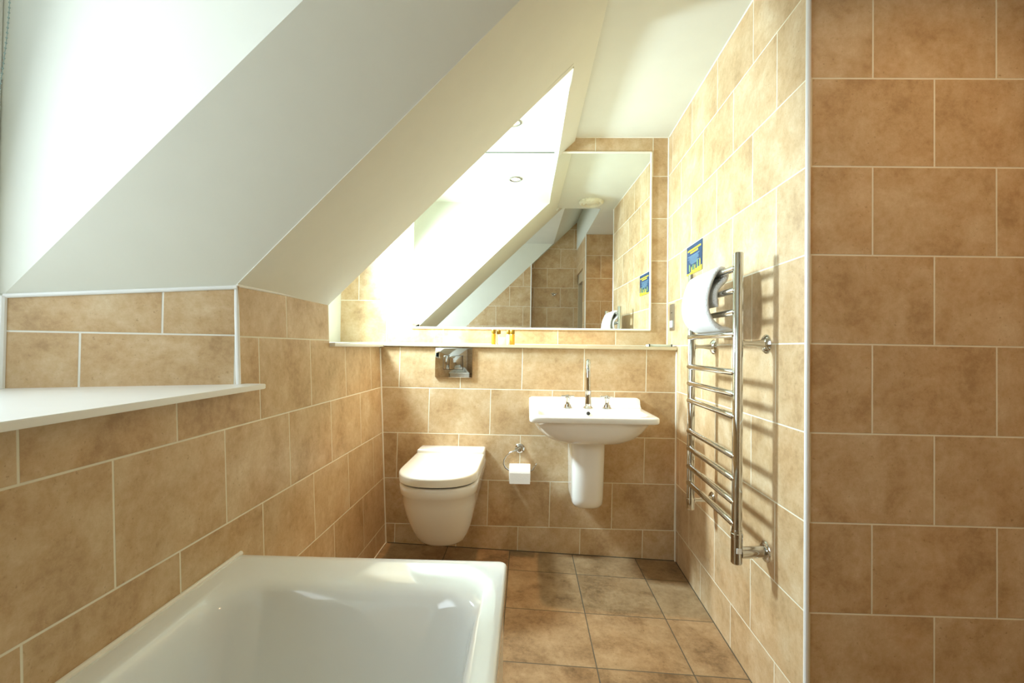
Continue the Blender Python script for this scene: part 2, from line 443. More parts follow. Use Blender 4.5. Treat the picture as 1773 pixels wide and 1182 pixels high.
bead([(.086, NIB, -1.1), (.086, NIB, 1.05)], .007)
bead([(XE, .40, -1.13), (XE, .40, CZ)], .007)
bead([(LX(-1.08)+.002, YB(-.8)-.002, -1.08), (LX(-.01)+.002, YB(-.8)-.002, -.01)], .0042, SEAL)
bead([(RX(2.56)-.002, YB(.8)-.002, -1.14), (RX(2.56)-.002, YB(.8)-.002, -.01)], .0052, SEAL)
bead([(RX(2.74)-.002, YK(.8)-.002, .02), (RX(2.74)-.002, YK(.8)-.002, CZ-.002)], .0048, SEAL)
bead([(XC, YK(.25)-.002, CZ-.001), (RX(2.74), YK(.8)-.002, CZ-.001)], .004, SEAL)
bead([(RX(YF+.01)-.001, YF+.01, CZ-.001), (RX(2.74)-.001, 2.74, CZ-.001)], .003, SEAL)
bead([(LX(-.57)+.0045, NIB, -.5715), (LX(-.57)+.0045, 1.270, -.5715)], .0065, SEAL)
DKS = plain('dark_floor_joint', srgb(84, 74, 56), .8)
bead([(-.745, YB(-.75)-.001, FZ(-.75, 2.56)), (RX(2.55), YB(.8)-.001, FZ(.8, 2.56))], .003, DKS)
bead([(RX(YF), YF, FZ(.78, YF)), (RX(2.55), 2.55, FZ(.81, 2.56))], .003, DKS)
bead([(LX(-1.08)+.001, 1.2, FZ(-.75, 1.2)), (LX(-1.08)+.001, 2.55, FZ(-.75, 2.55))], .003, SEAL)

# ------------------------------------------------------------------ shelf on the half wall
bm = bmesh.new()
zz = lambda x: -.001-.0025*x
b2 = bmesh.new()
add_poly_prism(b2, [V(-.780, YB(-.8)-.014, zz(-.8)), V(RX(2.55)-.001, YB(.8)-.014, zz(.8)), V(RX(2.74)-.001, YK(.8)-.001, zz(.8)), V(-.780, YK(-.8)-.001, zz(-.8))], Vector((0, 0, .018)))
bmesh.ops.bevel(b2, geom=b2.edges[:], offset=.003, segments=2, affect='EDGES')
merge(bm, b2)
solo('shelf', bm, STONE, V(0, 2.65, 0), 'long pale stone shelf topping the tiled half wall under the mirror', 'shelf')

# ------------------------------------------------------------------ mirror
MX0, MX1, MZ0 = -.676, .7165, .1125
MT = .004
my = lambda x: YK(x)-.0035
t = thing('mirror', V(0, 2.745, MZ0), 'large frameless wall mirror above the stone shelf, running up into the sloping ceiling', 'mirror')
ztp = lambda x: c2(2.745)+.0005
bm = bmesh.new()
add_poly_prism(bm, [V(MX0, my(MX0), MZ0), V(MX1, my(MX1), MZ0), V(MX1, my(MX1), ztp(0)), V(MX0, my(MX0), ztp(0))], Vector((0, MT*.8, 0)))
part('glass', bm, MIRROR, t)
bm = bmesh.new()
for a, b in (((MX0, MZ0), (MX1, MZ0)), ((MX1, MZ0), (MX1, ztp(0))), ((MX0, MZ0), (MX0, ztp(0))), ((XT+.01, ztp(0)), (MX1, ztp(0)))):
    add_tube(bm, [V(a[0], my(a[0])-.001, a[1]), V(b[0], my(b[0])-.001, b[1])], .0062, 8)
part('sealant_bead', bm, SEAL, t, 'white sealant bead around the glass')
bm = bmesh.new(); add_tube(bm, [V(MX0, my(MX0)-.003, ztp(0)-.002), V(MX1, my(MX1)-.003, ztp(0)-.002)], .0012, 6)
part('top_edge', bm, plain('grey_green_glass_edge', srgb(110, 122, 104), .3), t, 'thin grey-green cut glass edge')

# ------------------------------------------------------------------ toilet
TC = -.390
def dring(w, yf, yb, z, wb=None, n=24, ys=None):
    """D outline: elliptical front, straight sides, back edge; counter-clockwise"""
    wb = w if wb is None else wb; ys = yf+(w*1.05) if ys is None else ys
    ys = min(ys, yb-.03); out = []
    for k in range(n+1):
        a = PI*k/n; c, s = math.cos(a), math.sin(a)
        e = 2.35
        out.append(V(TC-w*math.copysign(abs(c)**(2/e), c), ys-(ys-yf)*abs(s)**(2/e), z))
    m = 5
    for k in range(1, m): f = k/m; out.append(V(TC+w+(wb-w)*f, ys+(yb-ys)*f, z))
    for k in range(m+1): f = k/m; out.append(V(TC+wb-2*wb*f, yb, z))
    for k in range(1, m): f = k/m; out.append(V(TC-wb+(wb-w)*-f, yb+(ys-yb)*f, z))
    return out
toilet = thing('toilet', V(TC, 2.55, -1.09), 'white wall-hung toilet with closed rounded lid under the chrome flush plate', 'toilet')
bm = bmesh.new()
YBK = YB(TC)-.001
secs = [(-.600, .168, 1.985, .172), (-.604, .174, 1.974, .176), (-.612, .177, 1.970, .177), (-.645, .175, 1.974, .176), (-.652, .170, 1.982, .174), (-.70, .164, 1.998, .162), (-.745, .157, 2.018, .152), (-.79, .148, 2.044, .140), (-.83, .138, 2.070, .128), (-.865, .126, 2.096, .114), (-.893, .113, 2.120, .10), (-.908, .100, 2.140, .088), (-.916, .082, 2.165, .072), (-.919, .05, 2.20, .04)]
add_loft(bm, [dring(w, yf, YBK, z, wb) for z, w, yf, wb in secs])
part('bowl', bm, CERAMIC, toilet, angle=50)
bm = bmesh.new(); b2 = bmesh.new()
add_poly_prism(b2, [V(TC-.178, 2.445, -.602), V(TC+.178, 2.445, -.602), V(TC+.178, YBK, -.602), V(TC-.178, YBK, -.602)], Vector((0, 0, .066)))
bmesh.ops.bevel(b2, geom=b2.edges[:], offset=.012, segments=4, profile=.5, affect='EDGES'); merge(bm, b2)
part('rear_ledge', bm, CERAMIC, toilet)
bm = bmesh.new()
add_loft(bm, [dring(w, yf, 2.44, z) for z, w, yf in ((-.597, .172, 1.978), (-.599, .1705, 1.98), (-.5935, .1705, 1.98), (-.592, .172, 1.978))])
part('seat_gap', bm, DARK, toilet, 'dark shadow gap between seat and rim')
bm = bmesh.new()
add_loft(bm, [dring(w, yf, yb, z) for z, w, yf, yb in ((-.593, .174, 1.972, 2.438), (-.5925, .178, 1.966, 2.441), (-.563, .179, 1.962, 2.442), (-.556, .1765, 1.966, 2.440), (-.5525, .170, 1.975, 2.434), (-.5515, .12, 2.03, 2.40))])
part('lid', bm, SEATW, toilet, angle=50)
for s in (-1, 1):
    bm = bmesh.new(); add_tube(bm, [V(TC+s*.10-.02, 2.443, -.566), V(TC+s*.10+.02, 2.443, -.566)], .009, 12)
    part('hinge', bm, CHROME, toilet)

# flush plate
fl = thing('flush_plate', V(-.395, YB(-.4), -.083), 'rectangular chrome dual flush plate on tiled half wall above the toilet', 'flush plate')
bm = bmesh.new(); fy = YB(-.4)
add_box(bm, (-.4975, fy-.012, -.1655), (-.2925, fy+.001, -.0045), .003)
part('plate', bm, CHROME, fl)
bm = bmesh.new(); add_box(bm, (-.4515, fy-.0132, -.1225), (-.3430, fy-.010, -.0450)); part('button_recess', bm, DARK, fl)
for x0, x1 in ((-.4492, -.4195), (-.4177, -.3452)):
    bm = bmesh.new(); add_box(bm, (x0, fy-.0165, -.1205), (x1, fy-.012, -.0470), .0015); part('button', bm, CHROME, fl)

# ------------------------------------------------------------------ basin
BC = .3155
basin = thing('basin', V(BC, 2.55, -.8), 'white ceramic washbasin on half pedestal under the stone shelf', 'washbasin')
bm = bmesh.new()
byb = YB(BC)-.001
bcy = (2.14+byb)/2; bhy = (byb-2.14)/2; bhx = .2985
R = []
for z, hx, hy, cy, e in ((-.457, .05, .05, 2.35, 2.4), (-.4565, .13, .10, 2.35, 2.4), (-.447, .178, .135, 2.345, 2.6), (-.425, .222, .162, 2.345, 2.8), (-.395, .255, .182, 2.35, 3), (-.362, .276, .195, 2.35, 3.4), (-.345, .283, .199, bcy, 4)):
    R.append(superring(BC, cy, hx, hy, z, 96, e))
for z, ins, e in ((-.3425, .008, 12), (-.3405, .002, 14), (-.335, 0, 16), (-.318, 0, 16), (-.3125, .0025, 16), (-.311, .008, 14)):
    R.append(superring(BC, bcy, bhx-ins, bhy-ins, z, 96, e))
for z, hx, y0, y1, e in ((-.3112, .262, 2.178, 2.418, 7), (-.313, .255, 2.184, 2.412, 6), (-.325, .249, 2.190, 2.405, 5), (-.36, .235, 2.20, 2.395, 4), (-.40, .20, 2.225, 2.375, 3), (-.422, .14, 2.25, 2.35, 2.6), (-.428, .02, 2.29, 2.31, 2)):
    R.append(superring(BC, (y0+y1)/2, hx, (y1-y0)/2, z, 96, e))
add_loft(bm, R)
part('bowl', bm, CERAMIC, basin, angle=60)
# upstand along the wall, curving down at its ends
bm = bmesh.new(); prof = []
NSEG = 40
rings = []
for k in range(NSEG+1):
    x = BC-bhx+.001+(2*bhx-.002)*k/NSEG
    ed = min(x-(BC-bhx), (BC+bhx)-x); top = -.262-(.028 if ed < .0001 else .010*max(0, 1-ed/.012)**2)
    yb_ = YB(x)-.0008
    rings.append([V(x, yb_-.052, -.3125), V(x, yb_-.036, -.309), V(x, yb_-.024, -.298), V(x, yb_-.019, top-.006), V(x, yb_-.015, top-.001), V(x, yb_-.009, top), V(x, yb_, top), V(x, yb_, -.33), V(x, yb_-.052, -.33)])
add_loft(bm, rings)
part('upstand', bm, CERAMIC, basin, angle=50)
bm = bmesh.new()
add_lathe(bm, V(.3185, 2.402, -.3290), (0, -1, .35), [(0, .0095), (.003, .0095), (.004, .008)], 20)
part('overflow_hole', bm, DARK, basin, 'dark round overflow hole')
bm = bmesh.new()
PC = .3125
def pring(w, yf, z, n=20):
    out = []; yb2 = YB(PC)-.001; ys = yf+.075
    for k in range(n+1):
        a = PI*k/n; c, s = math.cos(a), math.sin(a); e = 2.6
        out.append(V(PC-w*math.copysign(abs(c)**(2/e), c), ys-(ys-yf)*abs(s)**(2/e), z))
    for k in range(1, 6): f = k/6; out.append(V(PC+w, ys+(yb2-ys)*f, z))
    for k in range(7): f = k/6; out.append(V(PC+w-2*w*f, yb2, z))
    for k in range(1, 6): f = k/6; out.append(V(PC-w, yb2+(ys-yb2)*f, z))
    return out
add_loft(bm, [pring(.082, 2.285, -.435), pring(.081, 2.287, -.52), pring(.079, 2.293, -.65), pring(.0775, 2.300, -.74), pring(.076, 2.305, -.765), pring(.070, 2.318, -.781), pring(.058, 2.34, -.789), pring(.04, 2.37, -.792)])
part('pedestal', bm, CERAMIC, basin, 'white half pedestal fixed to wall', angle=50)

# tap set
TY = 2.468
tap = thing('basin_tap', V(.325, TY, -.311), 'chrome three-hole tap set with tall swan-neck spout on the washbasin', 'tap')
bm = bmesh.new(); c = V(.325, TY, -.3105)
add_lathe(bm, c, (0, 0, 1), [(0, .027), (.004, .027), (.009, .021), (.012, .0185), (.03, .0185), (.06, .0165), (.085, .0150), (.088, .0165), (.094, .0165), (.096, .0125)], 32)
part('spout_base', bm, CHROME, tap)
bm = bmesh.new(); pth = [c+Vector((0, 0, .09)), c+Vector((0, 0, .13)), c+Vector((-.001, 0, .17)), c+Vector((-.002, 0, .195))]
for k in range(1, 13):
    a = PI*k/12*.93; r = .052
    pth.append(c+Vector((-.002-.012*(1-math.cos(a))/2, -r+r*math.cos(a), .195+r*math.sin(a))))
pth.append(pth[-1]+Vector((-.0005, -.002, -.018)))
pth.append(pth[-1]+Vector((-.0005, -.001, -.022)))
add_tube(bm, pth, [.0118]*(len(pth)-2)+[.0120, .0128], 24)
part('spout', bm, CHROME, tap)
for hx in (.2195, .4235):
    c = V(hx, TY, -.3105)
    bm = bmesh.new()
    add_lathe(bm, c, (0, 0, 1), [(0, .025), (.004, .025), (.008, .020), (.018, .0185), (.020, .0120), (.03, .0105), (.046, .0125), (.052, .0145), (.055, .0145), (.057, .008), (.062, .008)], 28)
    v = part('valve', bm, CHROME, tap)
    bm = bmesh.new()
    cc = c+Vector((0, 0, .062)); ang = .25
    for q in (0, PI/2):
        dx = Vector((math.cos(ang+q), math.sin(ang+q), 0))
        add_tube(bm, [cc-dx*.033, cc-dx*.030, cc, cc+dx*.030, cc+dx*.033], [.0042, .0050, .0042, .0050, .0042], 12, round_ends=True)
    add_lathe(bm, cc-Vector((0, 0, .008)), (0, 0, 1), [(0, .009), (.012, .0095), (.015, .007), (.016, .002)], 20)
    part('cross_handle', bm, CHROME, v)

# ------------------------------------------------------------------ paper holder and roll
rh = thing('paper_holder', V(-.030, YB(0), -.545), 'chrome open-ring paper holder on wall between toilet and basin', 'toilet roll holder')
bm = bmesh.new(); add_lathe(bm, V(-.030, YB(0)+.001, -.545), (0, -1, 0), [(0, .026), (.005, .026), (.009, .022), (.011, .013), (.03, .011), (.042, .012), (.048, .010), (.05, .004)], 28)
part('rose', bm, CHROME, rh)
bm = bmesh.new(); yy = YB(0)-.042
pts = [(-.030, -.545), (-.055, -.549), (-.080, -.560), (-.100, -.578), (-.113, -.600), (-.115, -.622), (-.105, -.642), (-.088, -.6535), (-.060, -.6555), (0, -.6555), (.030, -.6555), (.042, -.650), (.052, -.632), (.060, -.618)]
add_tube(bm, [V(x, yy, z) for x, z in pts], .0038, 12, round_ends=True)
part('ring', bm, CHROME, rh)
roll = thing('toilet_roll', V(-.027, yy, -.712), 'part-used white toilet roll hanging on chrome ring holder', 'toilet roll')
bm = bmesh.new(); rc = V(-.083, yy, -.6555-.012)
# roll with an open core
n = 40; add = []
prof = [(0, .020), (0, .046), (.002, .048), (.110, .048), (.112, .046), (.112, .020)]
ax = Vector((1, 0, 0)); a, b = Vector((0, 1, 0)), Vector((0, 0, 1)); rg = [[bm.verts.new(rc+ax*h+(a*math.cos(2*PI*k/n)+b*math.sin(2*PI*k/n))*r) for k in range(n)] for h, r in prof]
for i in range(len(rg)):
    q, w = rg[i], rg[(i+1) % len(rg)]
    for k in range(n): bm.faces.new((q[k], q[(k+1) % n], w[(k+1) % n], w[k]))
part('paper', bm, PAPER, roll)
bm = bmesh.new(); add_poly_prism(bm, [rc+Vector((.002, -.0485, .01)), rc+Vector((.110, -.0485, .01)), rc+Vector((.110, -.0500, -.045)), rc+Vector((.002, -.0500, -.045))], Vector((0, -.0006, 0)))
part('loose_sheet', bm, PAPER, roll)
bm = bmesh.new(); add_tube(bm, [rc+Vector((.001, 0, 0)), rc+Vector((.111, 0, 0))], .0195, 24, caps=False)
part('core', bm, plain('grey_cardboard', srgb(170, 150, 120), .9), roll)

# ------------------------------------------------------------------ bathtub
bath = thing('bathtub', V(-.41, .47, -1.09), 'white built-in bathtub along the left tiled wall, in the foreground', 'bathtub')
bm = bmesh.new()
bx0, bx1, by0, by1, bz = -.7765, -.044, NIB+.003, 1.2665, -.571
rr = lambda i, z, r=.022: roundrect(bx0+i, bx1-i, by0+i, by1-i, max(r-i, .004), z, 10)
R = [roundrect(bx0+.012, bx1-.004, by0+.01, by1-.004, .02, bz-.035, 10), rr(.0015, bz-.034), rr(0, bz-.030), rr(0, bz-.008), rr(.003, bz-.0025), rr(.008, bz)]
ins = [(.018, .020, .030, .050, bz+.0005, .03), (.050, .046, .080, .10, bz-.0005, .06), (.058, .052, .125, .15, bz-.002, .085), (.063, .057, .150, .17, bz-.006, .10), (.068, .061, .165, .185, bz-.014, .11), (.074, .066, .178, .20, bz-.035, .115), (.083, .074, .205, .22, bz-.09, .115), (.095, .086, .245, .24, bz-.17, .12), (.11, .10, .29, .26, bz-.25, .12), (.13, .12, .34, .28, bz-.32, .12), (.17, .16, .40, .32, bz-.36, .11), (.23, .22, .48, .40, bz-.375, .08)]
for l, r_, fa, ne, z, rad in ins: R.append(roundrect(bx0+l, bx1-r_, by0+ne, by1-fa, rad, z, 10))
add_loft(bm, R, cap0=False)
part('tub', bm, ACRYLIC, bath, angle=60)
bm = bmesh.new()
add_box(bm, (bx1-.022, by0, FZ(bx1, 1.2)+.004), (bx1-.008, by1-.012, bz-.030)); add_box(bm, (bx0+.03, by1-.026, FZ(bx0, 1.2)+.034), (bx1-.022, by1-.012, bz-.030))
part('side_panel', bm, GLOSSW, bath, 'plain white bath panel')

# ------------------------------------------------------------------ towel rail
PXN, PXF, PYN, PYF = .684, .697, 1.54, 2.003
px = lambda y: PXN+(PXF-PXN)*(y-PYN)/(PYF-PYN)
rail = thing('towel_radiator', V(px(1.77), 1.77, -.67), 'tall chrome ladder towel radiator with eleven bars on right wall', 'towel radiator')
for y, zt, zb in ((PYN, .318, -.58), (PYF, .318, -.60)):
    bm = bmesh.new(); add_tube(bm, [V(px(y), y, zb), V(px(y), y, zt-.003), V(px(y), y, zt)], [.0155, .0155, .0135], 28)
    part('post', bm, CHROME, rail)
barz = (.269, .197, .1265, .054, -.0695, -.140, -.2115, -.3395, -.412, -.487, -.556)
for z in barz:
    bm = bmesh.new(); o = -.009
    add_tube(bm, [V(px(PYN)+o, PYN+.004, z-.0015), V(px(1.77)+o, 1.77, z), V(px(PYF)+o, PYF-.002, z)], .0112, 18, round_ends=True)
    part('bar', bm, CHROME, rail)
for y, z in ((PYN+.005, .0225), (PYF+.01, .015), (PYF+.01, -.632)):
    xw = RX(y+.015); bm = bmesh.new()
    add_lathe(bm, V(px(y)+.008, y, z), (1, .12, 0), [(0, .013), (.012, .013), (.014, .009), (.03, .008), (.05, .0095), (xw-px(y)-.022, .0145), (xw-px(y)-.017, .017)], 24)
    br = part('bracket', bm, CHROME, rail)
    bm = bmesh.new(); add_lathe(bm, V(xw+.001, y+.013, z), (-1, 0, 0), [(0, .0315), (.004, .0315), (.009, .027), (.014, .019), (.017, .012)], 32)
    part('flange', bm, CHROME, br)
# collars and the valve with its thick feed pipe
bm = bmesh.new(); add_lathe(bm, V(px(PYF), PYF, -.668), (0, 0, 1), [(0, .0150), (.004, .0165), (.03, .0165), (.031, .0175), (.046, .0175), (.047, .0160), (.072, .0160)], 28)
part('end_cap', bm, CHROME, rail)
bm = bmesh.new(); add_lathe(bm, V(px(PYN), PYN, -.684), (0, 0, 1), [(0, .0150), (.003, .0175), (.085, .0175), (.086, .0185), (.097, .0185), (.098, .0170), (.108, .0165)], 28)
valve = part('valve', bm, CHROME, rail)
bm = bmesh.new(); add_box(bm, (px(PYN)-.008, PYN-.0187, -.646), (px(PYN)+.008, PYN-.0165, -.630)); part('sticker', bm, WHITEP, valve, 'small white sticker')
bm = bmesh.new(); xw = RX(PYN)
add_tube(bm, [V(px(PYN)+.010, PYN+.002, -.651), V(xw+.001, PYN+.018, -.651)], .0185, 24)
fp = part('feed_pipe', bm, CHROME, rail)
bm = bmesh.new(); add_lathe(bm, V(xw+.002, PYN+.018, -.651), (-1, 0, 0), [(0, .034), (.003, .034), (.007, .031), (.010, .022)], 32)
part('flange', bm, CHROME, fp)

# towel draped over the top bar, front layer bellying out to the room, its end tucked on the fourth bar
bx = px(1.77)-.020
prof = [(-.014, .152), (-.019, .165), (-.0215, .185), (-.0205, .205), (-.012, .222), (.006, .238), (.017, .252), (.019, .268), (.014, .282), (.002, .2885), (-.012, .286), (-.024, .272), (-.034, .25), (-.044, .22), (-.050, .185), (-.049, .15), (-.041, .120), (-.027, .097), (-.008, .081), (.016, .0735), (.038, .072)]
def resample(p, n):
    P = [Vector((a, 0, b)) for a, b in p]; Ls = [0]
    for a, b in zip(P, P[1:]): Ls.append(Ls[-1]+(b-a).length)
    out = []
    for i in range(n):
        s = Ls[-1]*i/(n-1); j = max(k for k in range(len(Ls)) if Ls[k] <= s+1e-9); j = min(j, len(P)-2)
        out.append(P[j].lerp(P[j+1], (s-Ls[j])/(Ls[j+1]-Ls[j])))
    return out
cl = resample(prof, 56)
for _ in range(3): cl = [cl[0]]+[(cl[i-1]+cl[i]*2+cl[i+1])/4 for i in range(1, len(cl)-1)]+[cl[-1]]
bm = bmesh.new(); y0t, y1t = 1.648, 1.935; NY = 30; TH = .0085
grid = []
for j in range(NY+1):
    f = j/NY; y = y0t+(y1t-y0t)*f; ee = min(f, 1-f)
    th = TH*min(1, math.sqrt(max(0, 1-(1-min(ee*14, 1))**2))+.15)
    outer, inner = [], []
    for i, p in enumerate(cl):
        tn = (cl[min(i+1, len(cl)-1)]-cl[max(i-1, 0)]).normalized(); nn = Vector((-tn.z, 0, tn.x))
        s = i/(len(cl)-1)
        w = .0028*math.sin(y*42+s*5)*max(0, math.sin(PI*min(1, max(0, (s-.35)/.6))))
        bulge = 1+.12*math.sin(PI*f)
        x = p.x*(bulge if p.x < 0 else 1)
        q = Vector((px(y)-.009+x, y, p.z+ZO))+nn*w
        e2 = th*(.35+.65*min(1, min(i, len(cl)-1-i)/2.0))
        outer.append(q+nn*e2); inner.append(q-nn*e2)
    grid.append([bm.verts.new(v) for v in outer+inner[::-1]])
n = len(grid[0])
for a, b in zip(grid, grid[1:]):
    for k in range(n): bm.faces.new((a[k], a[(k+1) % n], b[(k+1) % n], b[k]))
m = len(cl)
for g, fl_ in ((grid[0], False), (grid[-1], True)):
    for i in range(m-1):
        q = (g[i], g[i+1], g[n-2-i], g[n-1-i]); bm.faces.new(q if fl_ else q[::-1])
solo('towel', bm, TERRY, V(px(1.8), 1.8, .06), 'folded white terry towel draped over top bars of the chrome radiator', 'towel', angle=80)

# ------------------------------------------------------------------ notice on the right wall
def wallpt(y, z, o): return V(RX(y)-o, y, z)
sg = thing('notice', wallpt(2.285, .44, 0), 'small blue and yellow printed notice on right wall above towel radiator', 'notice')
Y0, Y1, Z0, Z1 = 2.394, 2.171, .372, .514
def quad(pts, o, t, mat, name, parent=sg, label=None):
    bm = bmesh.new(); add_poly_prism(bm, [wallpt(Y0+(Y1-Y0)*u, Z0+(Z1-Z0)*v, o) for u, v in pts], Vector((-t, 0, 0))); return part(name, bm, mat, parent, label)
quad([(0, 0), (1, 0), (1, 1), (0, 1)], 0, .003, BLUE, 'card')
quad([(0, 0), (1, 0), (1, .17), (.9, .14), (.75, .15), (.55, .10), (.4, .13), (.25, .06), (.12, .04), (0, .07)], .003, .0006, YELLOW, 'yellow_band')
bm = bmesh.new()
def stroke(bm, u0, u1, v0, v1): add_poly_prism(bm, [wallpt(Y0+(Y1-Y0)*u, Z0+(Z1-Z0)*v, .003) for u, v in ((u0, v0), (u1, v0), (u1, v1), (u0, v1))], Vector((-.0006, 0, 0)))
u = .08
while u < .9:
    w = random.uniform(.025, .05); stroke(bm, u, u+w, .80, .86); u += w+.012
u = .25
while u < .72:
    w = random.uniform(.025, .05); stroke(bm, u, u+w, .71, .77); u += w+.012
part('heading_print', bm, YELLOW, sg, 'two lines of yellow heading print')
bm = bmesh.new()
for i, (a, b) in enumerate(((.08, .85), (.2, .75), (.1, .8), (.22, .8), (.2, .7), (.25, .82), (.3, .68))):
    u = a
    while u < b:
        w = random.uniform(.03, .09); stroke(bm, u, min(u+w, b), .62-i*.045, .633-i*.045); u += w+.015
part('text_lines', bm, LBLUE, sg, 'pale lines of small print')
for i, (uu, h) in enumerate(((.2, .2), (.34, .10), (.45, .16), (.57, .12), (.72, .25), (.88, .24))):
    bm = bmesh.new(); add_poly_prism(bm, [wallpt(Y0+(Y1-Y0)*(uu+a), Z0+(Z1-Z0)*v, .003) for a, v in ((-.025, .11), (.025, .11), (.025, .12+h), (.01, .13+h), (.01, .16+h), (-.01, .16+h), (-.01, .13+h), (-.025, .12+h))], Vector((-.0007, 0, 0)))
    part('printed_bottle', bm, YELLOW if i % 2 else GREEN, sg)

# ------------------------------------------------------------------ shaver switch
sw = thing('wall_switch', wallpt(2.65, .18, 0), 'narrow brushed steel switch plate on right wall above the stone shelf', 'switch')
bm = bmesh.new(); add_poly_prism(bm, [wallpt(2.693, .108, 0), wallpt(2.607, .108, 0), wallpt(2.607, .2555, 0), wallpt(2.693, .2555, 0)], Vector((-.006, 0, 0)))
part('plate', bm, STEEL, sw)
bm = bmesh.new(); add_poly_prism(bm, [wallpt(2.672, .125, .006), wallpt(2.632, .125, .006), wallpt(2.632, .163, .006), wallpt(2.672, .163, .006)], Vector((-.004, 0, 0)))
part('rocker', bm, WHITEP, sw, 'white rocker')
bm = bmesh.new(); add_box(bm, (RX(2.65)-.0068, 2.64, .205), (RX(2.65)-.0055, 2.662, .209)); part('slot', bm, DARK, sw)

# ------------------------------------------------------------------ things on the shelf
ST = .0172
def bottle(name, x, y, h, r, liquid, label):
    st = ST-.0025*x
    t = thing(name, V(x, y, st), label, 'bottle', 'toiletry bottles on the shelf')
    c = V(x, y, st)
    bm = bmesh.new(); add_lathe(bm, c, (0, 0, 1), [(0, r*.86), (.002, r), (h*.66, r), (h*.70, r*.92), (h*.72, r*.7), (h*.76, r*.7)], 24); part('body', bm, liquid, t)
    bm = bmesh.new(); add_lathe(bm, c+Vector((0, 0, h*.735)), (0, 0, 1), [(0, r*.93), (.001, r*.97), (h*.245, r*.97), (h*.265, r*.9)], 24); part('cap', bm, GOLD, t)
    return t
bottle('toiletry_bottle', -.184, 2.615, .083, .0125, AMBER, 'leftmost toiletry bottle on the shelf, amber gel with gold cap')
bottle('toiletry_bottle', -.156, 2.625, .080, .0120, PEARL, 'white lotion bottle with gold cap, left of the small cream soap carton')
bottle('toiletry_bottle', -.1005, 2.628, .080, .0120, PEARL, 'white lotion bottle with gold cap, right of the small cream soap carton')
bottle('toiletry_bottle', -.079, 2.610, .082, .0140, AMBER, 'rightmost toiletry bottle on the shelf, amber gel with gold cap')
bm = bmesh.new(); add_box(bm, (-.1530, 2.585, ST+.0005), (-.1105, 2.597, ST+.040), .0015)
solo('soap_carton', bm, CARTON, V(-.132, 2.59, ST), 'small cream wrapped soap carton between the bottles on the shelf', 'soap')
tr = thing('glass_shelf_tray', V(.730, 2.60, .0155), 'low clear glass tray with dark end clips at right end of the shelf', 'tray')
bm = bmesh.new(); add_box(bm, (.664, 2.572, .0160), (.792, 2.64, .0290), .003); tg = glass_mat('pressed_glass', (.9, .97, .88, 1), .25); tg.node_tree.nodes['Principled BSDF'].inputs['Transmission Weight'].default_value = .45
part('tray', bm, tg, tr)
for x in (.668, .788):
    bm = bmesh.new(); add_box(bm, (x-.0022, 2.566, .0158), (x+.0022, 2.59, .0300), .0006); part('clip', bm, DARK, tr)

# ------------------------------------------------------------------ ceiling fittings
def downlight(x, y, z, label, name='downlight', on=True):
    t = thing(name, V(x, y, z), label, 'ceiling light')
    bm = bmesh.new()
    n = 36; prof = [(.0, .026), (-.004, .030), (-.006, .040), (-.004, .044), (.0, .045)]
    c = V(x, y, z)
    rg = [[bm.verts.new(c+Vector((math.cos(2*PI*k/n)*r, math.sin(2*PI*k/n)*r, h))) for k in range(n)] for h, r in prof]
    for q, w in zip(rg, rg[1:]):
        for k in range(n): bm.faces.new((q[k], q[(k+1) % n], w[(k+1) % n], w[k]))
    part('bezel', bm, STEEL, t)
    bm = bmesh.new(); add_lathe(bm, V(x, y, z-.0035), (0, 0, 1), [(0, .012), (.001, .027), (.0025, .028)], 28); part('lamp', bm, LAMP, t)
    return t
DL2 = (-.083, 2.345)
downlight(DL2[0], DL2[1], c2(DL2[1]), 'small round recessed downlight in ceiling of the dormer beside the mirror')
downlight(1.10, .85, CZ, 'small round recessed downlight over the shower alcove')
vt = thing('ceiling_vent', V(.545, 1.54, CZ), 'round white fluted ceiling vent seen in the mirror', 'vent')
bm = bmesh.new(); n = 72; c = V(.545, 1.54, CZ)
prof = [(0, .100), (-.012, .100), (-.022, .093), (-.026, .085), (-.018, .07), (-.028, .055), (-.020, .038), (-.028, .02), (-.028, .001)]
rg = [[bm.verts.new(c+Vector((math.cos(2*PI*k/n)*r*(1+(.03 if k % 4 < 2 else -.02)*(r > .03)), math.sin(2*PI*k/n)*r*(1+(.03 if k % 4 < 2 else -.02)*(r > .03)), h))) for k in range(n)] for h, r in prof]
for q, w in zip(rg, rg[1:]):
    for k in range(n): bm.faces.new((q[k], q[(k+1) % n], w[(k+1) % n], w[k]))
bm.faces.new(rg[-1])
part('grille', bm, plain('aged_white_plastic', srgb(232, 228, 206), .3), vt)
# robe hook on the end wall and shower valve in the alcove, met only in the mirror
hk = thing('robe_hook', V(.376, END, .679), 'small chrome robe hook on tiled end wall, seen in the mirror', 'hook')
bm = bmesh.new(); add_lathe(bm, V(.376, END-.001, .679), (0, 1, 0), [(0, .022), (.005, .022), (.008, .012), (.03, .009)], 24); part('rose', bm, CHROME, hk)
bm = bmesh.new()
for s in (-1, 1): add_tube(bm, [V(.376, END+.024, .679), V(.376+s*.018, END+.034, .672), V(.376+s*.030, END+.040, .690)], .005, 10, round_ends=True)
part('prongs', bm, CHROME, hk)
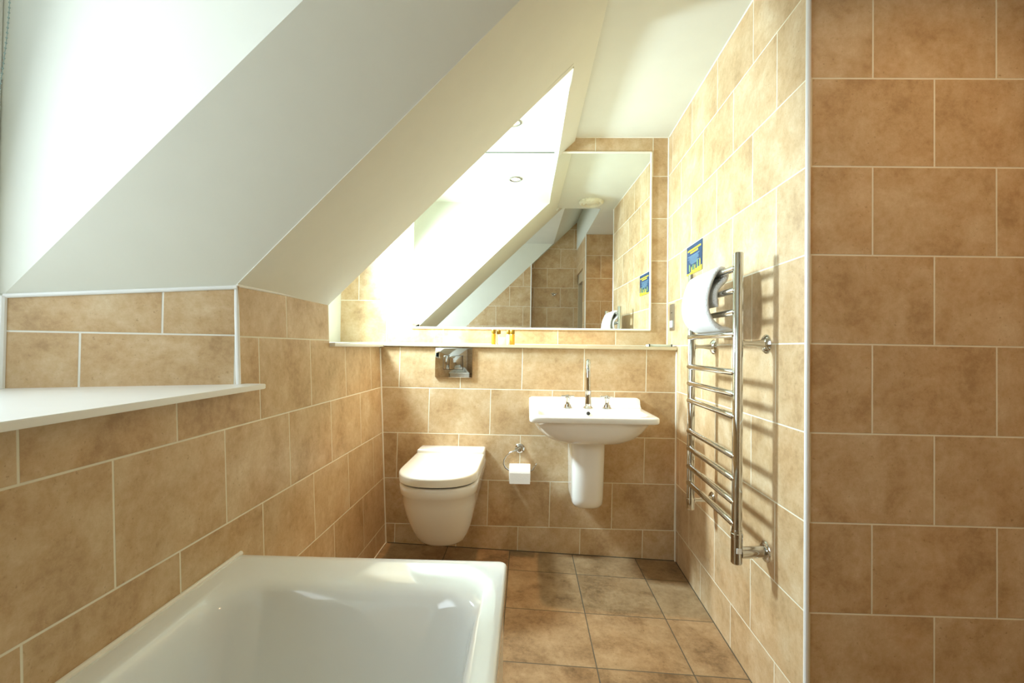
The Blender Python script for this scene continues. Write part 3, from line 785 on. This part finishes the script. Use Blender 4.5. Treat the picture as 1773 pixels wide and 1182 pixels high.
# bead chain of the window blind
ch = thing('blind_chain', V(-1.215, 1.045, .45), 'thin beaded blind chain hanging by window at left edge', 'blind chain')
bm = bmesh.new(); pts = []
for k in range(60):
    s = k/59; z = 1.05-.70*s; x = -1.2125-.075*max(0, s-.35)**1.6*1.6
    pts.append(V(x, 1.045-.0*s, z))
for p in pts[::1]: add_lathe(bm, p-Vector((0, 0, .0022)), (0, 0, 1), [(0, .0006), (.0008, .0019), (.0022, .0023), (.0036, .0019), (.0044, .0006)], 8)
add_tube(bm, pts, .0008, 6)
part('beads', bm, plain('grey_green_chain', srgb(150, 170, 165), .4), ch)

# ------------------------------------------------------------------ light
def area(name, loc, rot, sx, sy, power, col, spread=180):
    l = bpy.data.lights.new(name, 'AREA'); l.shape = 'RECTANGLE'; l.size = sx; l.size_y = sy; l.energy = power; l.color = col; l.spread = math.radians(spread)
    o = bpy.data.objects.new(name, l); COL.objects.link(o); o.location = loc; o.rotation_euler = rot; return o
# daylight entering at each window pane (area light +X facing: local -Z towards +X)
area('daylight_window_2', V(-1.07, 2.27, .62), (0, -math.radians(70), 0), .24, .17, 38, (.70, .90, 1), 140)
area('daylight_window_1', V(-1.225, .35, .50), (0, -math.radians(78), 0), 1.0, 1.1, 11, (.79, .90, 1))
def spot(name, loc, power, col, size=110, blend=.6, rad=.02, tgt=None):
    l = bpy.data.lights.new(name, 'SPOT'); l.energy = power; l.color = col; l.spot_size = math.radians(size); l.spot_blend = blend; l.shadow_soft_size = rad
    o = bpy.data.objects.new(name, l); COL.objects.link(o); o.location = loc; return o
spot('downlight_beam_dormer', V(DL2[0], DL2[1], c2(DL2[1])-.012), 44, (1, .58, .27), 70, .4)
spot('downlight_beam_shower', V(1.10, .85, CZ-.012), 15, (1, .66, .36), 140, 1)
w = bpy.data.worlds.new('World'); SC.world = w; w.use_nodes = True
bg = w.node_tree.nodes['Background']; bg.inputs['Color'].default_value = (.80, .90, 1, 1); bg.inputs['Strength'].default_value = 3

# ------------------------------------------------------------------ camera
cam = bpy.data.cameras.new('Camera'); co = bpy.data.objects.new('Camera', cam); COL.objects.link(co)
f, yaw, pitch, roll = 812.16, .0309, -.0135, .0125
cam.sensor_width = 36; cam.lens = 36*f/1773; cam.clip_start = .02
cy, sy_ = math.cos(yaw), math.sin(yaw)
fw = Vector((-sy_, cy, 0)); rt = Vector((cy, sy_, 0)); up = Vector((0, 0, 1))
fw2 = fw*math.cos(pitch)-up*math.sin(pitch); up2 = up*math.cos(pitch)+fw*math.sin(pitch)
rt3 = rt*math.cos(roll)+up2*math.sin(roll); up3 = up2*math.cos(roll)-rt*math.sin(roll)
M = Matrix((rt3, up3, -fw2)).transposed().to_4x4(); M.translation = V(0, 0, 0)
co.matrix_world = M
SC.camera = co
SC.view_settings.view_transform = 'Standard'; SC.view_settings.look = 'None'; SC.view_settings.gamma = 1
SC.view_settings.use_curve_mapping = False; SC.view_settings.exposure = 0.18
SC.cycles.max_bounces = 10; SC.cycles.diffuse_bounces = 6; SC.cycles.glossy_bounces = 6
